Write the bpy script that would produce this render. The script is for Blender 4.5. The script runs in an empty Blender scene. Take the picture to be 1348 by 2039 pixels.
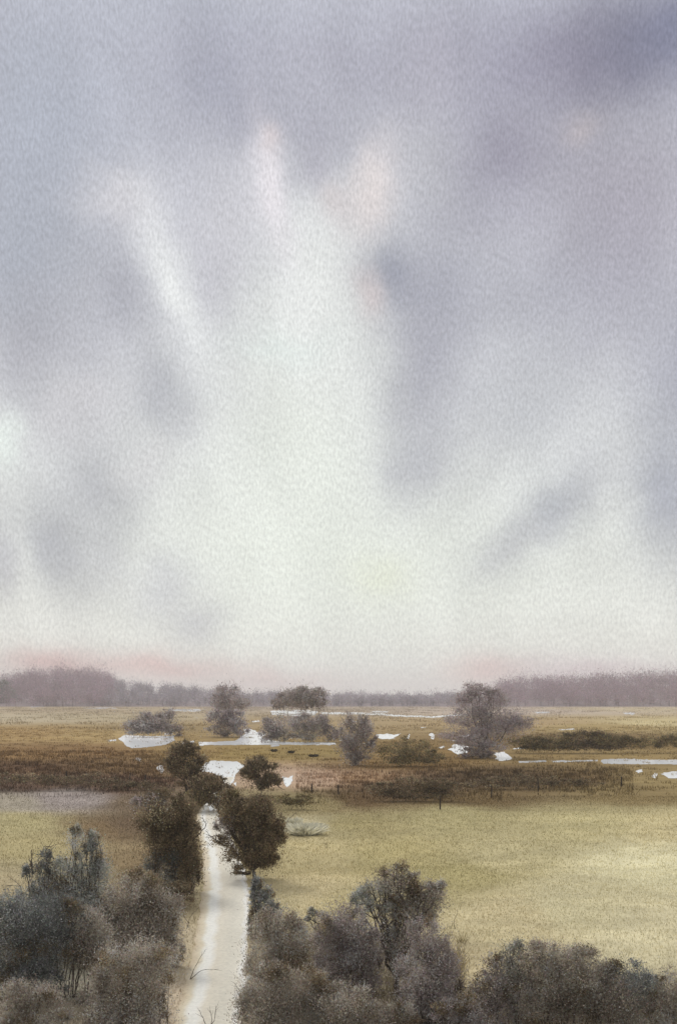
import bpy, math, random
import numpy as np

RNG = np.random.default_rng(11)
random.seed(11)
scene = bpy.context.scene
COL = scene.collection

# ------------------------------------------------------------------ picture <-> place
F, CX, YH, H = 1800.0, 674.0, 1388.0, 14.0     # focal length in photo pixels, centre column, horizon row, eye height (m)
def dist(py): return F * H / (py - YH)
def ground(px, py):
    d = dist(py)
    return ((px - CX) * d / F, d)
def lin(c):
    c = np.asarray(c, float) / 255.0
    return np.where(c <= 0.04045, c / 12.92, ((c + 0.055) / 1.055) ** 2.4)

# ------------------------------------------------------------------ object helpers
def link(name, data, parent=None):
    o = bpy.data.objects.new(name, data)
    COL.objects.link(o)
    if parent is not None: o.parent = parent
    return o
def tag(o, label=None, cat=None, group=None, kind=None):
    if label: o['label'] = label
    if cat: o['category'] = cat
    if group: o['group'] = group
    if kind: o['kind'] = kind
    return o
def empty(name, loc, label, cat, group=None):
    o = link(name, None); o.location = loc; o.empty_display_size = 0.3
    return tag(o, label, cat, group)
def copy_tree(o, parent=None):
    c = o.copy(); COL.objects.link(c); c.parent = parent
    for ch in o.children: copy_tree(ch, c)
    return c

class MB:
    """collects vertices, faces and a colour per face, built as ONE mesh"""
    def __init__(self): self.v = []; self.f = []; self.c = []; self.n = 0
    def add(self, v, f, c):
        v = np.asarray(v, float); f = np.asarray(f, int)
        self.v.append(v); self.f.append(f + self.n)
        c = np.asarray(c, float)
        if c.ndim == 1: c = np.tile(c, (len(f), 1))
        self.c.append(c); self.n += len(v)
    def build(self, name, mat, parent=None, origin=(0, 0, 0), smooth=False):
        v = np.concatenate(self.v) - np.asarray(origin, float)
        tot, loops, cols = [], [], []
        for f, c in zip(self.f, self.c):
            tot.append(np.full(len(f), f.shape[1])); loops.append(f.ravel()); cols.append(c)
        tot = np.concatenate(tot); loops = np.concatenate(loops); cols = np.concatenate(cols)
        me = bpy.data.meshes.new(name)
        me.vertices.add(len(v)); me.vertices.foreach_set('co', v.ravel().astype(np.float32))
        me.loops.add(len(loops)); me.loops.foreach_set('vertex_index', loops.astype(np.int32))
        me.polygons.add(len(tot))
        starts = np.concatenate([[0], np.cumsum(tot)[:-1]])
        me.polygons.foreach_set('loop_start', starts.astype(np.int32))
        me.polygons.foreach_set('loop_total', tot.astype(np.int32))
        if smooth: me.polygons.foreach_set('use_smooth', np.ones(len(tot), bool))
        a = me.attributes.new('tint', 'FLOAT_COLOR', 'FACE')
        a.data.foreach_set('color', np.concatenate([cols, np.ones((len(cols), 1))], 1).ravel().astype(np.float32))
        me.update(calc_edges=True); me.validate()
        me.materials.append(mat)
        return link(name, me, parent)

def tube(mb, pts, rad, col, seg=6):
    pts = np.asarray(pts, float); rad = np.asarray(rad, float); n = len(pts)
    t = np.gradient(pts, axis=0); t /= np.linalg.norm(t, axis=1)[:, None] + 1e-9
    ref = np.where(np.abs(t[:, 2:3]) > 0.9, [[1., 0, 0]], [[0, 0, 1.]])
    a = np.cross(t, ref); a /= np.linalg.norm(a, axis=1)[:, None] + 1e-9
    b = np.cross(t, a)
    th = np.arange(seg) * 2 * math.pi / seg
    ring = pts[:, None] + rad[:, None, None] * (np.cos(th)[None, :, None] * a[:, None] + np.sin(th)[None, :, None] * b[:, None])
    v = ring.reshape(-1, 3)
    f = []
    for i in range(n - 1):
        for k in range(seg):
            k2 = (k + 1) % seg
            f.append((i * seg + k, i * seg + k2, (i + 1) * seg + k2, (i + 1) * seg + k))
    mb.add(v, f, col)
    mb.add(np.concatenate([ring[0], [pts[0]], ring[-1], [pts[-1]]]),
           [(k, (k + 1) % seg, seg) for k in range(seg)][::-1] + [(seg + 1 + k, seg + 1 + (k + 1) % seg, 2 * seg + 1) for k in range(seg)], col)

def limb(mb, a, b, r0, r1, col, wob=0.08, n=6, seg=6, sag=0.0):
    a = np.asarray(a, float); b = np.asarray(b, float)
    L = np.linalg.norm(b - a); t = np.linspace(0, 1, n)[:, None]
    p = a + (b - a) * t
    off = RNG.normal(0, wob * L, (n, 3)) * (t * (1 - t) * 3.2)
    p = p + off; p[:, 2] += sag * L * np.sin(math.pi * t[:, 0])
    tube(mb, p, np.linspace(r0, r1, n), col, seg)
    return p

# ------------------------------------------------------------------ materials
def new_mat(name):
    m = bpy.data.materials.new(name); m.use_nodes = True
    nt = m.node_tree; b = nt.nodes['Principled BSDF']
    b.inputs['Roughness'].default_value = 0.85
    b.inputs['Specular IOR Level'].default_value = 0.15
    return m, nt, b
def tint_mat(name, noise_scale=1.5, lo=0.75, hi=1.25, rough=0.9, bump=0.0, detail=6.0):
    m, nt, b = new_mat(name); L = nt.links
    at = nt.nodes.new('ShaderNodeAttribute'); at.attribute_name = 'tint'
    tc = nt.nodes.new('ShaderNodeTexCoord')
    nz = nt.nodes.new('ShaderNodeTexNoise'); nz.inputs['Scale'].default_value = noise_scale; nz.inputs['Detail'].default_value = detail
    L.new(tc.outputs['Object'], nz.inputs['Vector'])
    mr = nt.nodes.new('ShaderNodeMapRange'); mr.inputs['From Min'].default_value = 0.3; mr.inputs['From Max'].default_value = 0.7
    mr.inputs['To Min'].default_value = lo; mr.inputs['To Max'].default_value = hi
    L.new(nz.outputs['Fac'], mr.inputs['Value'])
    mx = nt.nodes.new('ShaderNodeVectorMath'); mx.operation = 'SCALE'
    L.new(at.outputs['Color'], mx.inputs[0]); L.new(mr.outputs['Result'], mx.inputs['Scale'])
    L.new(mx.outputs['Vector'], b.inputs['Base Color'])
    b.inputs['Roughness'].default_value = rough
    if bump:
        bp = nt.nodes.new('ShaderNodeBump'); bp.inputs['Strength'].default_value = bump
        L.new(nz.outputs['Fac'], bp.inputs['Height']); L.new(bp.outputs['Normal'], b.inputs['Normal'])
    return m
M_LEAF = tint_mat('foliage', 0.9, 0.75, 1.25)
def let_light_through(m, amount):
    nt = m.node_tree; b = nt.nodes['Principled BSDF']; out = nt.nodes['Material Output']
    tr = nt.nodes.new('ShaderNodeBsdfTranslucent'); mx = nt.nodes.new('ShaderNodeMixShader'); mx.inputs[0].default_value = amount
    nt.links.new(b.inputs['Base Color'].links[0].from_socket, tr.inputs['Color'])
    nt.links.new(b.outputs[0], mx.inputs[1]); nt.links.new(tr.outputs[0], mx.inputs[2]); nt.links.new(mx.outputs[0], out.inputs['Surface'])
let_light_through(M_LEAF, 0.4)
M_BARK = tint_mat('bark', 9.0, 0.6, 1.3, bump=0.4)
M_GRASS = tint_mat('grass_blades', 0.6, 0.85, 1.15)
M_STONE = tint_mat('stone', 14.0, 0.75, 1.15, bump=0.5)

def ground_mat():
    m, nt, b = new_mat('meadow_ground'); L = nt.links
    at = nt.nodes.new('ShaderNodeAttribute'); at.attribute_name = 'veg'
    tc = nt.nodes.new('ShaderNodeTexCoord')
    facs = []
    for sc, det, lo, hi in ((0.35, 8.0, 0.86, 1.14), (2.6, 5.0, 0.88, 1.12), (9.0, 3.0, 0.92, 1.08)):
        nz = nt.nodes.new('ShaderNodeTexNoise'); nz.inputs['Scale'].default_value = sc; nz.inputs['Detail'].default_value = det
        nz.inputs['Roughness'].default_value = 0.62
        L.new(tc.outputs['Object'], nz.inputs['Vector'])
        mr = nt.nodes.new('ShaderNodeMapRange'); mr.inputs['From Min'].default_value = 0.3; mr.inputs['From Max'].default_value = 0.7
        mr.inputs['To Min'].default_value = lo; mr.inputs['To Max'].default_value = hi
        L.new(nz.outputs['Fac'], mr.inputs['Value']); facs.append((mr, nz))
    mp = nt.nodes.new('ShaderNodeMapping'); mp.inputs['Scale'].default_value = (0.035, 0.11, 1)
    L.new(tc.outputs['Object'], mp.inputs['Vector'])
    nz = nt.nodes.new('ShaderNodeTexNoise'); nz.inputs['Scale'].default_value = 1.0; nz.inputs['Detail'].default_value = 7.0; L.new(mp.outputs[0], nz.inputs['Vector'])
    mr = nt.nodes.new('ShaderNodeMapRange'); mr.inputs['From Min'].default_value = 0.3; mr.inputs['From Max'].default_value = 0.7
    mr.inputs['To Min'].default_value = 0.84; mr.inputs['To Max'].default_value = 1.14; L.new(nz.outputs['Fac'], mr.inputs['Value']); facs.append((mr, nz))
    v = at.outputs['Color']
    for mr, nz in facs:
        mx = nt.nodes.new('ShaderNodeVectorMath'); mx.operation = 'SCALE'
        L.new(v, mx.inputs[0]); L.new(mr.outputs['Result'], mx.inputs['Scale']); v = mx.outputs['Vector']
    L.new(v, b.inputs['Base Color'])
    bp = nt.nodes.new('ShaderNodeBump'); bp.inputs['Strength'].default_value = 0.5; bp.inputs['Distance'].default_value = 0.15
    L.new(facs[1][1].outputs['Fac'], bp.inputs['Height']); L.new(bp.outputs['Normal'], b.inputs['Normal'])
    b.inputs['Roughness'].default_value = 0.95; b.inputs['Specular IOR Level'].default_value = 0.05
    return m
M_GROUND = ground_mat()

def lane_mat():
    m, nt, b = new_mat('pale_gravel'); L = nt.links
    uv = nt.nodes.new('ShaderNodeUVMap'); uv.uv_map = 'across'
    sx = nt.nodes.new('ShaderNodeSeparateXYZ'); L.new(uv.outputs['UV'], sx.inputs['Vector'])
    tc = nt.nodes.new('ShaderNodeTexCoord')
    n1 = nt.nodes.new('ShaderNodeTexNoise'); n1.inputs['Scale'].default_value = 0.5; n1.inputs['Detail'].default_value = 8
    n2 = nt.nodes.new('ShaderNodeTexNoise'); n2.inputs['Scale'].default_value = 6.0; n2.inputs['Detail'].default_value = 6
    L.new(tc.outputs['Object'], n1.inputs['Vector']); L.new(tc.outputs['Object'], n2.inputs['Vector'])
    ad = nt.nodes.new('ShaderNodeMath'); ad.operation = 'MULTIPLY_ADD'; ad.inputs[1].default_value = 0.16
    L.new(n1.outputs['Fac'], ad.inputs[0]); L.new(sx.outputs['X'], ad.inputs[2])
    sb = nt.nodes.new('ShaderNodeMath'); sb.operation = 'SUBTRACT'; sb.inputs[1].default_value = 0.08; L.new(ad.outputs[0], sb.inputs[0])
    cr = nt.nodes.new('ShaderNodeValToRGB'); L.new(sb.outputs[0], cr.inputs['Fac'])
    stops = [(0.0, (200, 182, 150)), (0.13, (212, 200, 172)), (0.21, (228, 226, 214)), (0.32, (230, 228, 218)), (0.44, (216, 208, 188)),
             (0.7, (214, 208, 190)), (0.86, (220, 214, 196)), (0.94, (232, 230, 222)), (1.0, (222, 214, 196))]
    e = cr.color_ramp.elements
    while len(e) < len(stops): e.new(0.5)
    for el, (p, c) in zip(e, stops): el.position = p; el.color = (*((lin(c) * 0.85 + float(lin(c).mean()) * 0.15) * 0.97), 1)
    mr = nt.nodes.new('ShaderNodeMapRange'); mr.inputs['From Min'].default_value = 0.3; mr.inputs['From Max'].default_value = 0.7
    mr.inputs['To Min'].default_value = 0.88; mr.inputs['To Max'].default_value = 1.06
    L.new(n2.outputs['Fac'], mr.inputs['Value'])
    mx = nt.nodes.new('ShaderNodeVectorMath'); mx.operation = 'SCALE'
    L.new(cr.outputs['Color'], mx.inputs[0]); L.new(mr.outputs['Result'], mx.inputs['Scale'])
    L.new(mx.outputs['Vector'], b.inputs['Base Color'])
    bp = nt.nodes.new('ShaderNodeBump'); bp.inputs['Strength'].default_value = 0.35; bp.inputs['Distance'].default_value = 0.04
    L.new(n2.outputs['Fac'], bp.inputs['Height']); L.new(bp.outputs['Normal'], b.inputs['Normal'])
    return m
M_LANE = lane_mat()

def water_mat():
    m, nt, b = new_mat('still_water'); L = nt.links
    b.inputs['Base Color'].default_value = (0.82, 0.84, 0.85, 1)  # near-white base: the bright sky's reflection is put into the colour
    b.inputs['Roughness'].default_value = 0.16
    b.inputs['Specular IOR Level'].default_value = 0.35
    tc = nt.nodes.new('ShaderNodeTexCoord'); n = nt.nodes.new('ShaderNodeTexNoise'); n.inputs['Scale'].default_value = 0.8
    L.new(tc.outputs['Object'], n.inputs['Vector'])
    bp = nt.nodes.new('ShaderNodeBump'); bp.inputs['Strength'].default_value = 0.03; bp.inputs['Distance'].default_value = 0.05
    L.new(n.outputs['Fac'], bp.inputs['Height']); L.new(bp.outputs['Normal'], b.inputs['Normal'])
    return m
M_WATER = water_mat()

# ------------------------------------------------------------------ value noise in numpy (for the colour of the vegetation)
_T = np.random.default_rng(5).random((64, 64))
def vnoise(x, y):
    xi = np.floor(x).astype(int); yi = np.floor(y).astype(int); fx = x - xi; fy = y - yi
    fx = fx * fx * (3 - 2 * fx); fy = fy * fy * (3 - 2 * fy)
    g = lambda a, b_: _T[a % 64, b_ % 64]
    return (g(xi, yi) * (1 - fx) + g(xi + 1, yi) * fx) * (1 - fy) + (g(xi, yi + 1) * (1 - fx) + g(xi + 1, yi + 1) * fx) * fy
def fbm(x, y): return vnoise(x, y) * 0.5 + vnoise(x * 2.1 + 9, y * 2.1) * 0.3 + vnoise(x * 4.3, y * 4.3 + 5) * 0.2 - 0.5

# colour of the growth at places on the ground (given where the photo shows them, kept by place)
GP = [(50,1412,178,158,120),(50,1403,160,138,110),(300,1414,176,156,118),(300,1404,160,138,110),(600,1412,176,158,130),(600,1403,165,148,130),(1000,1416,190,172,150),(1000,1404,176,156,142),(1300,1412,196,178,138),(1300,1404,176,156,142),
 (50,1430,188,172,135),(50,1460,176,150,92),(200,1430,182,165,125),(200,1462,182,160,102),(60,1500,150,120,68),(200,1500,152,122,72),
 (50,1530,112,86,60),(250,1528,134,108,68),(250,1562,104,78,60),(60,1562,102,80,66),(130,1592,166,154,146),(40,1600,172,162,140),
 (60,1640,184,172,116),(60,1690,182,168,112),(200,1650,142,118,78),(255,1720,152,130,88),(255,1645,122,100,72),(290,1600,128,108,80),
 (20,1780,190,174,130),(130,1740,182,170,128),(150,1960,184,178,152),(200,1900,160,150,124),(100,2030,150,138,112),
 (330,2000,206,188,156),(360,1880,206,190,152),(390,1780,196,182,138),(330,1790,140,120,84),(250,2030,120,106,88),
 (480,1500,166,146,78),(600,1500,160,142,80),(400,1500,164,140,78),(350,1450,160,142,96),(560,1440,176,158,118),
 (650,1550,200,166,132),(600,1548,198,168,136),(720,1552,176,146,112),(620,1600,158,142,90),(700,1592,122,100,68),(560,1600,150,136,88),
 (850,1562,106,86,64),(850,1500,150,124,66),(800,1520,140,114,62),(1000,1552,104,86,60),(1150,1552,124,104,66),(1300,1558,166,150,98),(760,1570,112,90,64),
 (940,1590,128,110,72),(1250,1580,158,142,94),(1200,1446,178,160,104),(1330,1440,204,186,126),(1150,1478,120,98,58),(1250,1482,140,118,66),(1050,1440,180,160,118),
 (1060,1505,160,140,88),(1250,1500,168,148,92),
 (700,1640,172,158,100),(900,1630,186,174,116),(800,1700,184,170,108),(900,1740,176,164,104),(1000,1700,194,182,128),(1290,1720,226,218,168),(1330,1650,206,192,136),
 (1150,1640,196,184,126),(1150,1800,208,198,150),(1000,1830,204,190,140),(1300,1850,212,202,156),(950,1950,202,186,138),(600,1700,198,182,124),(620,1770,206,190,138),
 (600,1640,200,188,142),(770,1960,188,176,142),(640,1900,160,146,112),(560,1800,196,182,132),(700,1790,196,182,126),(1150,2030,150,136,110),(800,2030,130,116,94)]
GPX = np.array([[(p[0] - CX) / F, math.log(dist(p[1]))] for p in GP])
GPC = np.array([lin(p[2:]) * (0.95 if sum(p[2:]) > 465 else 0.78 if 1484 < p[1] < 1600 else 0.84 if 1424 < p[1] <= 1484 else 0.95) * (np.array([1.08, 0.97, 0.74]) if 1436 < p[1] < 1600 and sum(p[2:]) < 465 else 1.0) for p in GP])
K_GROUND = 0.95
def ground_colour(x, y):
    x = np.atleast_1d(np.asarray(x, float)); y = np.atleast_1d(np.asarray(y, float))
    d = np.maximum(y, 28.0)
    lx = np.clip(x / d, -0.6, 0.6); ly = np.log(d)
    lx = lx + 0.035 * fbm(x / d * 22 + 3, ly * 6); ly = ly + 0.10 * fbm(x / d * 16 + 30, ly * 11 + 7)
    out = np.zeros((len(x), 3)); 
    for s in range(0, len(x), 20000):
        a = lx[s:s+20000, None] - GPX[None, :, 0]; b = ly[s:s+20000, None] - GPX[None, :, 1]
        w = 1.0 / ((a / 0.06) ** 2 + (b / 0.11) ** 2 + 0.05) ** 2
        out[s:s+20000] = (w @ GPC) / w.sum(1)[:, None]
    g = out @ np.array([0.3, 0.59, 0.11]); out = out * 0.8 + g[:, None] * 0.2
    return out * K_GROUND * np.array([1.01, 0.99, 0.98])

# ------------------------------------------------------------------ the lane: a strip of pale gravel
LANE_ROWS = [(2140, 318, 462), (2039, 346, 478), (1960, 366, 490), (1900, 382, 494), (1850, 394, 495), (1800, 402, 496), (1750, 407, 494),
             (1700, 403, 478), (1660, 395, 458), (1625, 392, 436), (1605, 402, 434), (1590, 416, 440), (1575, 430, 452), (1560, 440, 462), (1548, 444, 468)]
_lp = []
for py, l, r in LANE_ROWS:
    a = ground(l, py); b = ground(r, py); _lp.append((a[0], b[0], a[1]))
_lp = np.array(_lp)
LY = np.concatenate([np.linspace(_lp[0, 2], _lp[-1, 2], 160)])
LXL = np.interp(LY, _lp[:, 2], _lp[:, 0]); LXR = np.interp(LY, _lp[:, 2], _lp[:, 1])
def smooth(a, n=9):
    k = np.ones(n) / n; p = np.pad(a, n // 2, mode='edge'); return np.convolve(p, k, 'valid')
LXL, LXR = smooth(LXL), smooth(LXR)
# carry the lane back under and behind the viewpoint
sl = (LXL[8] - LXL[0]) / (LY[8] - LY[0]); sr = (LXR[8] - LXR[0]) / (LY[8] - LY[0])
back = np.linspace(-60, LY[0] - 1, 40)
LXL = np.concatenate([LXL[0] + (back - LY[0]) * sl, LXL]); LXR = np.concatenate([LXR[0] + (back - LY[0]) * sl, LXR]); LY = np.concatenate([back, LY])
def in_lane(x, y, m=0.0):
    return (x > np.interp(y, LY, LXL) - m) & (x < np.interp(y, LY, LXR) + m) & (y < LY[-1] + m)
def lane_gap(x, y):
    c = (np.interp(y, LY, LXL) + np.interp(y, LY, LXR)) / 2
    return np.where(y > LY[-1] + 5, 50, np.abs(x - c) - 1.7)

def relief(x, y):
    """small hummocks in the near pasture, none by the lane or out on the wet flats"""
    fade = np.clip((120 - y) / 40, 0, 1) * np.clip((lane_gap(x, y) - 0.5) / 4, 0, 1) * np.clip((y + 40) / 40, 0, 1)
    return 0.9 * np.maximum(fbm(x / 9 + 40, y / 9), -0.12) * fade * 0.6

def build_ground():
    ys = [-300, -150, -80, -40, -20, 0, 10, 20]
    d = 27.0
    while d < 6200: ys.append(d); d *= 1.0125
    ys = np.array(ys)
    us = np.sign(np.linspace(-1, 1, 301)) * (np.abs(np.linspace(-1, 1, 301)) ** 1.6) * 1.6
    X = us[None, :] * np.maximum(ys, 70)[:, None]; Y = np.repeat(ys[:, None], len(us), 1)
    x, y = X.ravel(), Y.ravel(); z = relief(x, y)
    nr, nc = X.shape
    i = np.arange(nr - 1)[:, None] * nc + np.arange(nc - 1)[None, :]; i = i.ravel()
    f = np.stack([i, i + 1, i + nc + 1, i + nc], 1)
    me = bpy.data.meshes.new('ground')
    me.vertices.add(len(x)); me.vertices.foreach_set('co', np.stack([x, y, z], 1).ravel().astype(np.float32))
    me.loops.add(f.size); me.loops.foreach_set('vertex_index', f.ravel().astype(np.int32))
    me.polygons.add(len(f)); me.polygons.foreach_set('loop_start', (np.arange(len(f)) * 4).astype(np.int32)); me.polygons.foreach_set('loop_total', np.full(len(f), 4, np.int32))
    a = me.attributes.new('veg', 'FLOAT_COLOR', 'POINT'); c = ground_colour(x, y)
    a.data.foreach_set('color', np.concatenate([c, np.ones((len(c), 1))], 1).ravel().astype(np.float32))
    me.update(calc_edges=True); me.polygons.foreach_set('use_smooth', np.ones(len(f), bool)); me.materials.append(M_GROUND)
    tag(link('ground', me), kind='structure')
build_ground()

def build_lane():
    n = len(LY); K = 13; t = np.linspace(0, 1, K)
    jl = 0.28 * fbm(LY * 0.9, LY * 0 + 3) * 2; jr = 0.28 * fbm(LY * 0.9 + 50, LY * 0 + 3) * 2
    X = (LXL + jl)[:, None] * (1 - t) + (LXR + jr)[:, None] * t
    crown = 0.05 + 0.05 * np.sin(math.pi * t) - 0.04 * (np.exp(-((t - 0.28) / 0.09) ** 2) + np.exp(-((t - 0.76) / 0.09) ** 2)) * 0.7
    Z = np.repeat(crown[None], n, 0); Z[:, 0] = Z[:, -1] = 0.012
    v = np.stack([X, np.repeat(LY[:, None], K, 1), Z], 2).reshape(-1, 3)
    i = (np.arange(n - 1)[:, None] * K + np.arange(K - 1)[None]).ravel(); f = np.stack([i, i + 1, i + K + 1, i + K], 1)
    me = bpy.data.meshes.new('path'); me.from_pydata(v.tolist(), [], f.tolist())
    uv = me.uv_layers.new(name='across'); tt = np.tile(t, n); 
    li = np.zeros(len(me.loops), np.int32); me.loops.foreach_get('vertex_index', li)
    uv.data.foreach_set('uv', np.stack([tt[li], v[li, 1] * 0.1], 1).ravel().astype(np.float32))
    me.polygons.foreach_set('use_smooth', np.ones(len(f), bool)); me.materials.append(M_LANE)
    tag(link('path', me), kind='structure')
build_lane()

# ------------------------------------------------------------------ flood water lying in the meadow
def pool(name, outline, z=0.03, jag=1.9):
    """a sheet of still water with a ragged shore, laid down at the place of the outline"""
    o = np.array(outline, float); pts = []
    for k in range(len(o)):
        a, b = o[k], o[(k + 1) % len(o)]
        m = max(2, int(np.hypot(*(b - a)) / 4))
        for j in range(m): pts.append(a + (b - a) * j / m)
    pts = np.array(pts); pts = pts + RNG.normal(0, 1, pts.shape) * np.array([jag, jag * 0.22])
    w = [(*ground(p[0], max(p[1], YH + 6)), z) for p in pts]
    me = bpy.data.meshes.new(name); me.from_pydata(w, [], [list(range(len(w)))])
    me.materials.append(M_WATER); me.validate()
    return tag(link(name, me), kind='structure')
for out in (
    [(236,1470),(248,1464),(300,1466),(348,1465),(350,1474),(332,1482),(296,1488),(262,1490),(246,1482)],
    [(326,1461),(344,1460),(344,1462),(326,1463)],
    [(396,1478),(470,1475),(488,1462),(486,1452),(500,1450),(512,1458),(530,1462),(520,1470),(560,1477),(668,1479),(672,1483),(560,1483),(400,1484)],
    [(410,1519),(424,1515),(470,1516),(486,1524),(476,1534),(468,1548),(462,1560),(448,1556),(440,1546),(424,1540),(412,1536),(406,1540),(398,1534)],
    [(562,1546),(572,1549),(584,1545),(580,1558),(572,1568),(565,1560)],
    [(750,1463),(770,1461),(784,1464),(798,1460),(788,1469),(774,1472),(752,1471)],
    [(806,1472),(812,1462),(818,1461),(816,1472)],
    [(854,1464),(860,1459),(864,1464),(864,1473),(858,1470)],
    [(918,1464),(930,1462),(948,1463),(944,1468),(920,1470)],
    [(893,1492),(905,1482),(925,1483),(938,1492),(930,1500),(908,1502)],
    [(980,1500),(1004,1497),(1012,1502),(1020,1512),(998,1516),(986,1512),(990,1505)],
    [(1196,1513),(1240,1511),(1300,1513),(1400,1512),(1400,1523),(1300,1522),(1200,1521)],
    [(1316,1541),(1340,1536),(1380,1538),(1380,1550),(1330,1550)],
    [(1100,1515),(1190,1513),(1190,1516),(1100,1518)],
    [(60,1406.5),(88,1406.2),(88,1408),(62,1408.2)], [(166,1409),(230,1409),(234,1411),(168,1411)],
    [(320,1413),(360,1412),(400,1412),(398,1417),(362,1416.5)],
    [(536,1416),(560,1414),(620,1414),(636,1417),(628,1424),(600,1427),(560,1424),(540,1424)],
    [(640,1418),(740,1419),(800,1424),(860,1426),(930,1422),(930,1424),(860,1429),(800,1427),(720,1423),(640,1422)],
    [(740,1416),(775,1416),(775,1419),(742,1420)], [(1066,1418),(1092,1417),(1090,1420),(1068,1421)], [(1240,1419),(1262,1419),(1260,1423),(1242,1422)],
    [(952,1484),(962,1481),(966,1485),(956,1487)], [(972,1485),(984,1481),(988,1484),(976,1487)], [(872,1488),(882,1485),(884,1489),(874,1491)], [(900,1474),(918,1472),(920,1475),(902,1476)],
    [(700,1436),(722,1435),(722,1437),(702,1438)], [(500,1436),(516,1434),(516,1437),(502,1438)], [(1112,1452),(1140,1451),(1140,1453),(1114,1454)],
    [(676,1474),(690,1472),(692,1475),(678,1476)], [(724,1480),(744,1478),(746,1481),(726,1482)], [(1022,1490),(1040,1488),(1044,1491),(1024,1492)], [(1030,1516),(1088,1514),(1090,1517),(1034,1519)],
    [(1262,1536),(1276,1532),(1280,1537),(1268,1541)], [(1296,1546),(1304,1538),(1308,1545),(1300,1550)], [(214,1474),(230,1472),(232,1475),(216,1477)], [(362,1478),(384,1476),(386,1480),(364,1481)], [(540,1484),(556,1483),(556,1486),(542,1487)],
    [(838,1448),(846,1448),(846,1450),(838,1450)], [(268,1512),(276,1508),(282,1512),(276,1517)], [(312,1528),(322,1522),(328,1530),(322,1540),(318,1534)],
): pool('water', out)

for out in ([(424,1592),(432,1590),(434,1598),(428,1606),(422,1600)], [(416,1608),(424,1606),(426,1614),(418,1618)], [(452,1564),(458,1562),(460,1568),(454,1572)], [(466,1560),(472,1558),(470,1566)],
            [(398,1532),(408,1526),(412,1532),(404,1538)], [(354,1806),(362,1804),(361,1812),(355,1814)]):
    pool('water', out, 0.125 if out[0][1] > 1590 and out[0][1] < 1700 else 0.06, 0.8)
# ------------------------------------------------------------------ grass
BLADE_Q = []
def blades(name, n, rows, h, w, cols=None, jitter=0.22, keep=None, lean=0.25, cl=0.0, xr=0.56, dark=1.0):
    """short growth as one object: n blades between two distances, coloured like the ground they grow from"""
    d0, d1 = rows
    y = np.sqrt(RNG.random(n) * (d1 ** 2 - d0 ** 2) + d0 ** 2); x = (RNG.random(n) * 2 - 1) * xr * y
    if cl:   # tussocks
        m = max(1, n // 14); k = RNG.integers(0, m, n); x = x[k] + RNG.normal(0, cl, n); y = y[k] + RNG.normal(0, cl, n)
    ok = ~in_lane(x, y, -0.45 * RNG.random(n) ** 2)
    if keep is not None: ok &= keep(x, y)
    x, y = x[ok], y[ok]; n = len(x)
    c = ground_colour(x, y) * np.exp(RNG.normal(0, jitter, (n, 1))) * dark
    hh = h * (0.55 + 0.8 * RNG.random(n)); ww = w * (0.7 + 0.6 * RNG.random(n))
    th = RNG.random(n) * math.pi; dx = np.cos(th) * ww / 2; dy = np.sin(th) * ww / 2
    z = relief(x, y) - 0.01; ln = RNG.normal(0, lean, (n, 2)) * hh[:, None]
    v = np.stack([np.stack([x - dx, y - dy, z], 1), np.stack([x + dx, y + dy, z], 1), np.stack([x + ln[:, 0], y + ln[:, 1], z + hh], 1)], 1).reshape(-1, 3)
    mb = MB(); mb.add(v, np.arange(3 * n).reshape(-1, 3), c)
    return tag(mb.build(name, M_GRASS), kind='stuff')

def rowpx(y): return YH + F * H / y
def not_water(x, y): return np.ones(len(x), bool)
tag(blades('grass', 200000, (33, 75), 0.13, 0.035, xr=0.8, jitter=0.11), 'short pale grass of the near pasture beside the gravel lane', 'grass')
tag(blades('grass', 140000, (75, 128), 0.16, 0.06, xr=0.75, jitter=0.09), 'thin yellow grass across the open field beyond the bushes', 'grass')
def rough(x, y):
    px = CX + x / y * F; py = rowpx(y); q = fbm(px / 60, py / 14)
    q = q + RNG.normal(0, 0.28, len(x))
    a = (px < 350) & (py > 1500 + 50 * q) & (py < 1580 + 45 * q)
    b = (px > 590) & (px < 1260) & (py > 1528 + 20 * q) & (py < 1592 + 26 * q - 14 * (px > 1000))
    return a | b
tag(blades('rushes', 110000, (118, 235), 0.6, 0.09, jitter=0.34, keep=rough, cl=0.5, dark=0.8), 'dark brown rushes and rough sedge across the middle of the meadow', 'rushes')
def notpool(x, y):
    px = CX + x / y * F; py = rowpx(y)
    bad = ((px > 230) & (px < 356) & (py > 1456) & (py < 1496)) | ((px > 390) & (px < 676) & (py > 1447) & (py < 1490)) | ((px > 394) & (px < 490) & (py > 1512) & (py < 1566))
    bad |= (px > 1185) & (py > 1508) & (py < 1529) | ((px > 742) & (px < 950) & (py > 1456) & (py < 1476)) | ((px > 975) & (px < 1020) & (py > 1484) & (py < 1530)) | ((px > 1310) & (py > 1534) & (py < 1556)) | ((px > 885) & (px < 942) & (py > 1478) & (py < 1506)) | ((px > 556) & (px < 588) & (py > 1538) & (py < 1576))
    return ~bad | (fbm(x / 3.0 + 11, y / 6.0) > 0.13)
def under(x, y):
    px = CX + x / y * F; py = rowpx(y); q = fbm(x / 2.2, y / 2.2 + 70); gap = (q > -0.06)
    a = (px < 352) & (py > 1805) & ~((px < 240) & (py > 1935) & (py < 1985))
    b = (px > 505) & (px < 925) & (py > 1870 + 60 * fbm(px / 50, py / 50))
    c = (px > 900) & (py > 1965)
    return (a | b | c) & gap & (lane_gap(x, y) > 1.0)
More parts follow.
